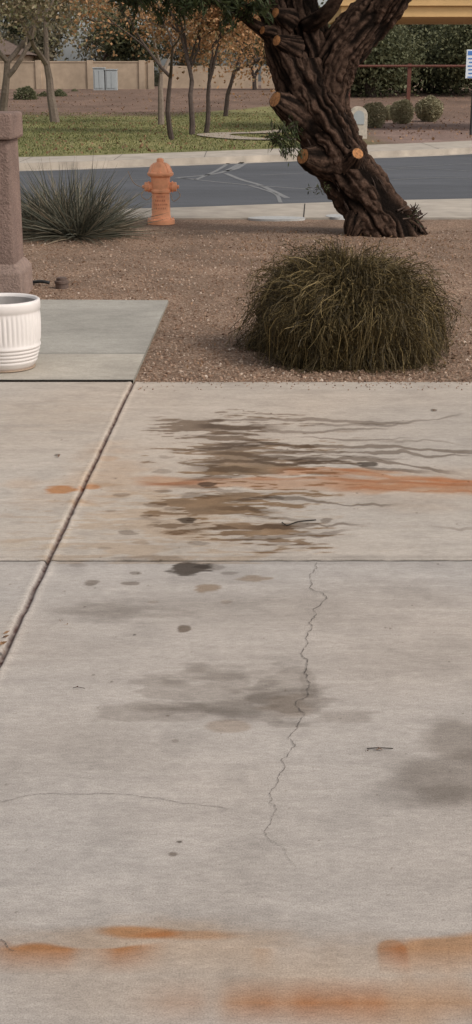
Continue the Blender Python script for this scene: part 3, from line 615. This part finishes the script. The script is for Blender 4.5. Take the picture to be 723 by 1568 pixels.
for rep in range(9):
    i=g.integers(0,K-1,N); t=g.random(N)[:,None]; c=Pn[np.arange(N),i]*(1-t)+Pn[np.arange(N),i+1]*t+g.normal(size=(N,3))*.006
    leaves(mb,c,.015,.006,1,g,(Pn[:,-1]-Pn[:,0])/(np.linalg.norm(Pn[:,-1]-Pn[:,0],axis=1)[:,None]+1e-9),.7)
N2=2600; ph=g.uniform(0,2*np.pi,N2); p0=dome(ph,g.random(N2)*.95,.95); out=p0-np.array([cx,yc,.1]); out/=np.linalg.norm(out,axis=1)[:,None]
out=out+g.normal(size=(N2,3))*.4+[0,0,.3]; L_=g.uniform(.06,.15,N2)[:,None]; p1=p0+out*L_*.6; p2=p0+out*L_+np.array([0,0,-.55])*L_
sd=np.cross(out,g.normal(size=(N2,3))); sd/=np.linalg.norm(sd,axis=1)[:,None]; sd*=.0018
mb.add(np.stack([p0-sd,p0+sd,p1+sd*.8,p1-sd*.8,p2],1).reshape(-1,3),(np.array([[0,1,2,3]])+np.arange(N2)[:,None]*5),0)
off=mb.n-N2*5; mb.addF(np.array([[3,2,4]])+np.arange(N2)[:,None]*5,0,off)
for rep in range(4):
    t=g.random(N2)[:,None]; leaves(mb,p0*(1-t)+p2*t+g.normal(size=(N2,3))*.006,.016,.006,1,g)
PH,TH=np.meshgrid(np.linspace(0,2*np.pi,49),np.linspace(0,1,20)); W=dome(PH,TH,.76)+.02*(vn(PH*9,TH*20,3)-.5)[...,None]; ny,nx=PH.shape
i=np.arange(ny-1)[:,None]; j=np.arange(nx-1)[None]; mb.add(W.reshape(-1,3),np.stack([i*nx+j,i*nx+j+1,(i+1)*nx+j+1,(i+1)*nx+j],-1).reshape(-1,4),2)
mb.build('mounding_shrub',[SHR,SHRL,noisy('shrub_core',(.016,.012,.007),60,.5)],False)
# ------------------------------------------------------------------ spiky yucca
def blades(mb,c,R0,N,Lm,wd,g,zmin=.05,flat=1.0):
    az=g.uniform(0,2*np.pi,N); el=np.arcsin(zmin+(1-zmin)*g.random(N)**flat)
    d=np.stack([np.cos(az)*np.cos(el),np.sin(az)*np.cos(el),np.sin(el)],-1)
    L_=Lm*g.uniform(.65,1.1,N)[:,None]; p0=np.array(c)+np.stack([np.cos(az),np.sin(az),0*az],-1)*(R0*np.sqrt(g.random(N)))[:,None]
    sd=np.cross(d,g.normal(size=(N,3))); sd/=np.linalg.norm(sd,axis=1)[:,None]; K=5; l=[];r=[]
    dr=g.uniform(0,.22,N)[:,None]
    for i in range(K):
        t=i/(K-1); p=p0+d*L_*t+np.array([0,0,-1.])*dr*L_*t*t; w=wd*(1-t)**.7*.5+.0006; l.append(p+sd*w); r.append(p-sd*w)
    V=np.concatenate([np.stack(l,1),np.stack(r,1)],1); q=np.arange(K-1); f=np.stack([q,q+1,q+1+K,q+K],-1)
    V[...,2]=np.maximum(V[...,2],-.015)
    mb.add(V.reshape(-1,3),(f[None]+np.arange(N)[:,None,None]*2*K).reshape(-1,4),0)
g=np.random.default_rng(41); c=G(112,362,-.02); mb=MB()
for du,dy in((0,0),(-38,.15),(36,.05),(-15,.3),(15,-.12),(-60,.1)):
    cc=P(106+du,350,c[1]+dy); cc[2]=-.02; blades(mb,cc,.12,360,.92 if abs(du)<20 else .72,.013,g,.02,.9)
mb.build('yucca_plant',[YUC],False)
# ------------------------------------------------------------------ generic trees
def tree(name,base,h,tr,leafm,barkm,nleaf,ls,seed,depth=4,lean=(0,0),first=.35,spread=.55,lspread=.5,zsq=1.0,multi=1):
    g=np.random.default_rng(seed); mb=MB(); tips=[]
    def br(p,d,L,r,lv):
        k=5; pts=[p]; dd=d.copy()
        for i in range(k-1):
            dd=dd+g.normal(size=3)*.10+np.array([0,0,.03]); dd/=np.linalg.norm(dd); pts.append(pts[-1]+dd*L/(k-1))
        tube(mb,pts,np.linspace(r,r*.62,k),7 if lv<2 else 4,1,(False,False))
        if lv>=depth: tips.append(pts[-1]); tips.append(pts[2]); return
        for c in range(g.integers(2,4)):
            nd=dd+g.normal(size=3)*spread; nd[2]=nd[2]*zsq+.15; nd/=np.linalg.norm(nd); br(pts[-1] if c<2 else pts[3],nd,L*g.uniform(.62,.85),r*.6,lv+1)
    for m_ in range(multi):
        d=np.array([lean[0]+(g.normal()*.25 if multi>1 else 0),lean[1],1.]); d/=np.linalg.norm(d)
        br(np.array(base,float)-[0,0,.1],d,h*first,tr,0)
    tips=np.array(tips); n=max(1,nleaf//len(tips)); c=np.repeat(tips,n,0)+g.normal(size=(len(tips)*n,3))*lspread
    leaves(mb,c,ls,ls*.6,0,g); return mb.build(name,[leafm,barkm],False)
tree('autumn_tree',gp(264,214),4.8,.085,LEAFO,BARK2,1300,.12,101,4,(-.1,0),.38,.5,.32)
tree('autumn_tree',gp(294,206),4.8,.10,LEAFO,BARK2,5200,.13,102,4,(-.02,0),.36,.55,.38)
tree('autumn_tree',gp(315,204),4.6,.09,LEAFO,BARK2,4800,.13,103,4,(.08,0),.36,.55,.38)
tree('autumn_tree',gp(345,178),6.0,.11,LEAFO,BARK2,4200,.16,104,4,(.05,0),.33,.6,.5)
tree('bare_tree',gp(247,191),6.4,.13,LEAFT,BARKP,1600,.15,105,5,(.0,0),.30,.5,.5)
tree('shade_tree',gp(85,187),7.5,.20,LEAFT,BARKP,6500,.17,106,5,(-.22,0),.30,.55,.55)
tree('shade_tree',gp(5,182),7.5,.2,LEAFT,BARKP,5000,.17,107,5,(.05,0),.32,.55,.5)
tree('shade_tree',gp(150,150),8,.2,LEAFG,BARK2,4500,.22,108,4,(.05,0),.3,.6,.7)
tree('olive_tree',gp(390,160),7,.2,LEAFG,BARK2,7000,.22,109,4,(0,0),.25,.6,.6)
for i,(u,y,h_) in enumerate(((560,78,8),(640,84,9),(720,80,9),(800,86,9),(470,92,9))):
    x=(u-361.5)/FP*y; tree('evergreen_tree',(x,y,float(pz(np.array(x),np.array(y)))),h_,.28,LEAFD if i%2 else LEAFG,BARK2,17000,.22,120+i,4,(0,0),.14,.7,.85,.8,2)
g=np.random.default_rng(61); mb=MB()
for i in range(26):
    y=g.uniform(112,140); x=-42+i*3.4+g.uniform(-1,1); r=g.uniform(2.2,3.8); top_=g.uniform(6.5,11)
    tube(mb,[[x,y,0],[x+.3,y,2.5],[x,y,top_*.7]],[.25,.2,.08],6,1)
    nc=26; cs=g.normal(size=(nc,3)); cs/=np.linalg.norm(cs,axis=1)[:,None]; cs=cs*g.random((nc,1))**.5*[r,r,top_*.42]+[x,y,top_*.58]
    c=np.repeat(cs,150,0)+g.normal(size=(nc*150,3))*.55; leaves(mb,c,.38,.22,0 if i%3==1 else 2,g)
mb.build('distant_trees',[LEAFD,BARK2,LEAFM],False)
def puff(name,u,v,wpx,hpx,mat,seed,dens=2600,n=1):
    g=np.random.default_rng(seed); b_=gp(u,v); s=b_[1]/FP; rx_=wpx*s/2; rz=hpx*s/2
    d=g.normal(size=(dens,3)); d/=np.linalg.norm(d,axis=1)[:,None]; k=g.random((dens,1))**.25
    lump=1+.07*np.sin(d[:,:1]*6+seed)+.06*np.sin(d[:,1:2]*7+d[:,2:]*5)
    c=b_+d*k*lump*[rx_,rx_,rz]+[0,rx_,rz*.92]; c[:,2]=np.maximum(c[:,2],b_[2])
    mb=MB(); leaves(mb,c,rx_*.2,rx_*.09,0,g,d,.8); tube(mb,[b_+[0,rx_,-.05],b_+[0,rx_,rz]],[.03,.02],5,1); mb.build(name,[mat,BARK2],False)
for i,(u,v,w_,h_) in enumerate([(574,196,38,38),(618,190,36,36),(660,187,40,38),(596,184,20,22)]): puff('round_bush',u,v,w_,h_,SAGE,200+i,4200)
for i,(u,v,w_,h_) in enumerate([(38,168,36,34),(90,166,26,28),(114,162,22,24),(207,147,18,20),(235,142,22,34),(383,154,20,14),(350,158,26,16),(66,166,22,24)]): puff('desert_bush',u,v,w_,h_,LEAFG,220+i)
# ------------------------------------------------------------------ block wall, cabinets, house
mb=MB(); yw=96.0; zw=float(pz(np.array(0.),np.array(96.)))
def wx_(u): return (u-361.5)/FP*yw
x=wx_(-600)
while x<wx_(238):
    x2=min(x+3.6,wx_(238)); box(mb,x+.2,x2-.2,yw,yw+.2,zw-.3,zw+1.75); box(mb,x2-.2,x2+.2,yw-.1,yw+.3,zw-.3,zw+1.9); x=x2
box(mb,wx_(-600),wx_(238)+.2,yw-.04,yw+.24,zw+1.752,zw+1.84)
x=wx_(238)
while x<wx_(1100): box(mb,x+.25,x+3.8,yw+8,yw+8.2,zw-.3,zw+1.6); x+=3.8
mb.build('block_wall',[WALLM],False)
mb=MB(); yc_=90; zc_=float(pz(np.array(-18.),np.array(90.)))
for u0,u1,h1 in((154,170,1.35),(171.5,188,1.25)):
    x0,x1=(u0-361.5)/FP*yc_,(u1-361.5)/FP*yc_
    box(mb,x0,x1,yc_,yc_+.8,zc_,zc_+h1); box(mb,x0-.04,x1+.04,yc_-.05,yc_+.85,zc_+h1+.003,zc_+h1+.07)
    for q_ in(.1,.52): box(mb,x0+(x1-x0)*q_,x0+(x1-x0)*(q_+.38),yc_-.03,yc_-.003,zc_+.12,zc_+h1-.1)
mb.build('utility_cabinet',[GREYM],False,.01)
he=empty('stucco_house'); yh=108
mb=MB(); hx0,hx1=-34,-16.6; box(mb,hx0,hx1,yh,yh+10,.5,3.4); mb.build('walls',[WALLM],False,parent=he)
mb=MB(); mb.add([[hx0-.6,yh-.6,3.4],[hx1+.6,yh-.6,3.4],[hx1+.6,yh+10.6,3.4],[hx0-.6,yh+10.6,3.4],[hx0+4,yh+5,5.4],[hx1-4,yh+5,5.4]],[[0,1,5,4],[2,3,4,5]],0); mb.addF([[1,2,5],[3,0,4]],0,0); mb.build('roof',[ROOF],False,parent=he)
mb=MB(); 
for x in(-31,-27,-22.5,-19): box(mb,x,x+1.2,yh-.05,yh-.004,1.7,2.9)
mb.build('windows',[GLASS],False,parent=he)
# ------------------------------------------------------------------ mailbox
b_=gp(549,212); s=b_[1]/FP; me_=empty('masonry_mailbox')
def arch(w,z0,z1,n=14):
    r=w/2; return [(-r,z0),(r,z0)]+[(r*math.cos(t),z1-r+r*math.sin(t)) for t in np.linspace(0,math.pi,n)]
def prism(mb,prof,c,y0,y1,mat):
    k=len(prof); V=[[c[0]+x,c[1]+y0,c[2]+z] for x,z in prof]+[[c[0]+x,c[1]+y1,c[2]+z] for x,z in prof]
    off=mb.n; mb.add(V,[[i,(i+1)%k,(i+1)%k+k,i+k] for i in range(k)],mat); mb.addF([list(range(k))],mat,off); mb.addF([list(range(k,2*k))[::-1]],mat,off)
mb=MB(); prism(mb,arch(23*s,-.1,44*s),b_,0,.5,0); mb.build('body',[noisy('mailbox_stone',(.5,.44,.36),15,.2,.9,.4,.01)],False,.02,me_)
mb=MB(); prism(mb,arch(15*s,20*s,39*s),b_,-.02,-.003,0); mb.build('door',[GREYM],False,.004,me_)
mb=MB(); prism(mb,arch(27*s,-.1,5*s,2),b_,-.06,.56,0); mb.build('plinth',[WALLM],False,.01,me_)
# ------------------------------------------------------------------ rail fence
mb=MB(); yf=70; 
def fx(u): return (u-361.5)/FP*yf
zg=float(pz(np.array(9.),np.array(70.))); zr_=P(613,98,yf)[2]
xp=fx(613)-5.2
while xp<40:
    box(mb,xp-.09,xp+.09,yf-.09,yf+.09,zg-.3,zr_+.02); xp+=5.2
tube(mb,[[fx(613)-5.2,yf-.12,zr_-.1],[40,yf-.12,zr_-.1]],.06,8)
mb.build('rail_fence',[REDM],False)
# ------------------------------------------------------------------ sign
b_=gp(721,207); s=b_[1]/FP; se=empty('street_sign'); ztop=P(721,76,b_[1])[2]
mb=MB(); tube(mb,[[b_[0],b_[1],-.1],[b_[0],b_[1],ztop-.05]],.045,8); mb.build('post',[POSTM],False,parent=se)
mb=MB(); x0=b_[0]-13*s; x1=b_[0]+13*s; box(mb,x0,x1,b_[1]-.075,b_[1]-.05,P(721,120,b_[1])[2],ztop,0); mb.build('panel',[WHITE],False,.005,se)
mb=MB(); zt_=ztop
box(mb,x0+.04,x1-.04,b_[1]-.082,b_[1]-.078,zt_-.16,zt_-.04)
g=np.random.default_rng(3)
for r_ in range(6):
    z_=zt_-.24-r_*.105; box(mb,x0+.05+g.uniform(0,.05),x1-.05-g.uniform(0,.08),b_[1]-.082,b_[1]-.078,z_-.035,z_)
mb.build('lettering',[BLUE],False,parent=se)
# ------------------------------------------------------------------ park shelter
sh_=empty('park_shelter'); ys_=44; zs=P(620,26,ys_)[2]
x0,x1=(512-361.5)/FP*ys_,16
mb=MB(); box(mb,x0,x1,ys_,ys_+6,zs,zs+.32); box(mb,x0-.12,x1+.12,ys_-.12,ys_+6.12,zs+.323,zs+.62); mb.build('fascia',[YEL],False,.01,sh_)
mb=MB(); mb.add([[x0-.2,ys_-.2,zs+.63],[x1+.2,ys_-.2,zs+.63],[x1+.2,ys_+6.2,zs+.63],[x0-.2,ys_+6.2,zs+.63],[x0+2.5,ys_+3,zs+1.8],[x1-2.5,ys_+3,zs+1.8]],[[0,1,5,4],[2,3,4,5]]); mb.addF([[1,2,5],[3,0,4]],0,0); mb.build('roof',[ROOF],False,parent=sh_)
mb=MB()
for x in(x0+.25,10.0,15.6):
    for y in(ys_+.3,ys_+5.7): box(mb,x-.12,x+.12,y-.12,y+.12,-.1,zs-.003)
mb.build('posts',[REDM],False,parent=sh_)
# ------------------------------------------------------------------ light, sky, camera
sc=bpy.context.scene
w=bpy.data.worlds.new('World'); sc.world=w; w.use_nodes=True; nt=w.node_tree
sky=nt.nodes.new('ShaderNodeTexSky'); sky.sky_type='NISHITA'; sky.sun_disc=False; sky.sun_elevation=rad(42); sky.sun_rotation=rad(120); sky.dust_density=3; sky.air_density=1.2
hs=nt.nodes.new('ShaderNodeHueSaturation'); hs.inputs['Saturation'].default_value=.2
nt.links.new(sky.outputs[0],hs.inputs['Color']); bg=nt.nodes['Background']; nt.links.new(hs.outputs[0],bg.inputs[0]); bg.inputs[1].default_value=.15
L=bpy.data.lights.new('sun','SUN'); L.energy=1.5; L.energy=1.7; L.angle=rad(12); L.color=(1,.94,.87); lo=bpy.data.objects.new('sun',L); sc.collection.objects.link(lo); lo.rotation_euler=(rad(48),0,rad(60))
cam=bpy.data.cameras.new('camera'); cam.sensor_fit='VERTICAL'; cam.sensor_height=36; cam.lens=36*FP/1568; cam.clip_end=2000; cam.clip_start=.05
co=bpy.data.objects.new('camera',cam); sc.collection.objects.link(co); co.location=(0,0,H); co.rotation_euler=(math.pi/2-PITCH,0,0); sc.camera=co
sc.view_settings.view_transform='Standard'; sc.view_settings.look='None'; sc.view_settings.exposure=0
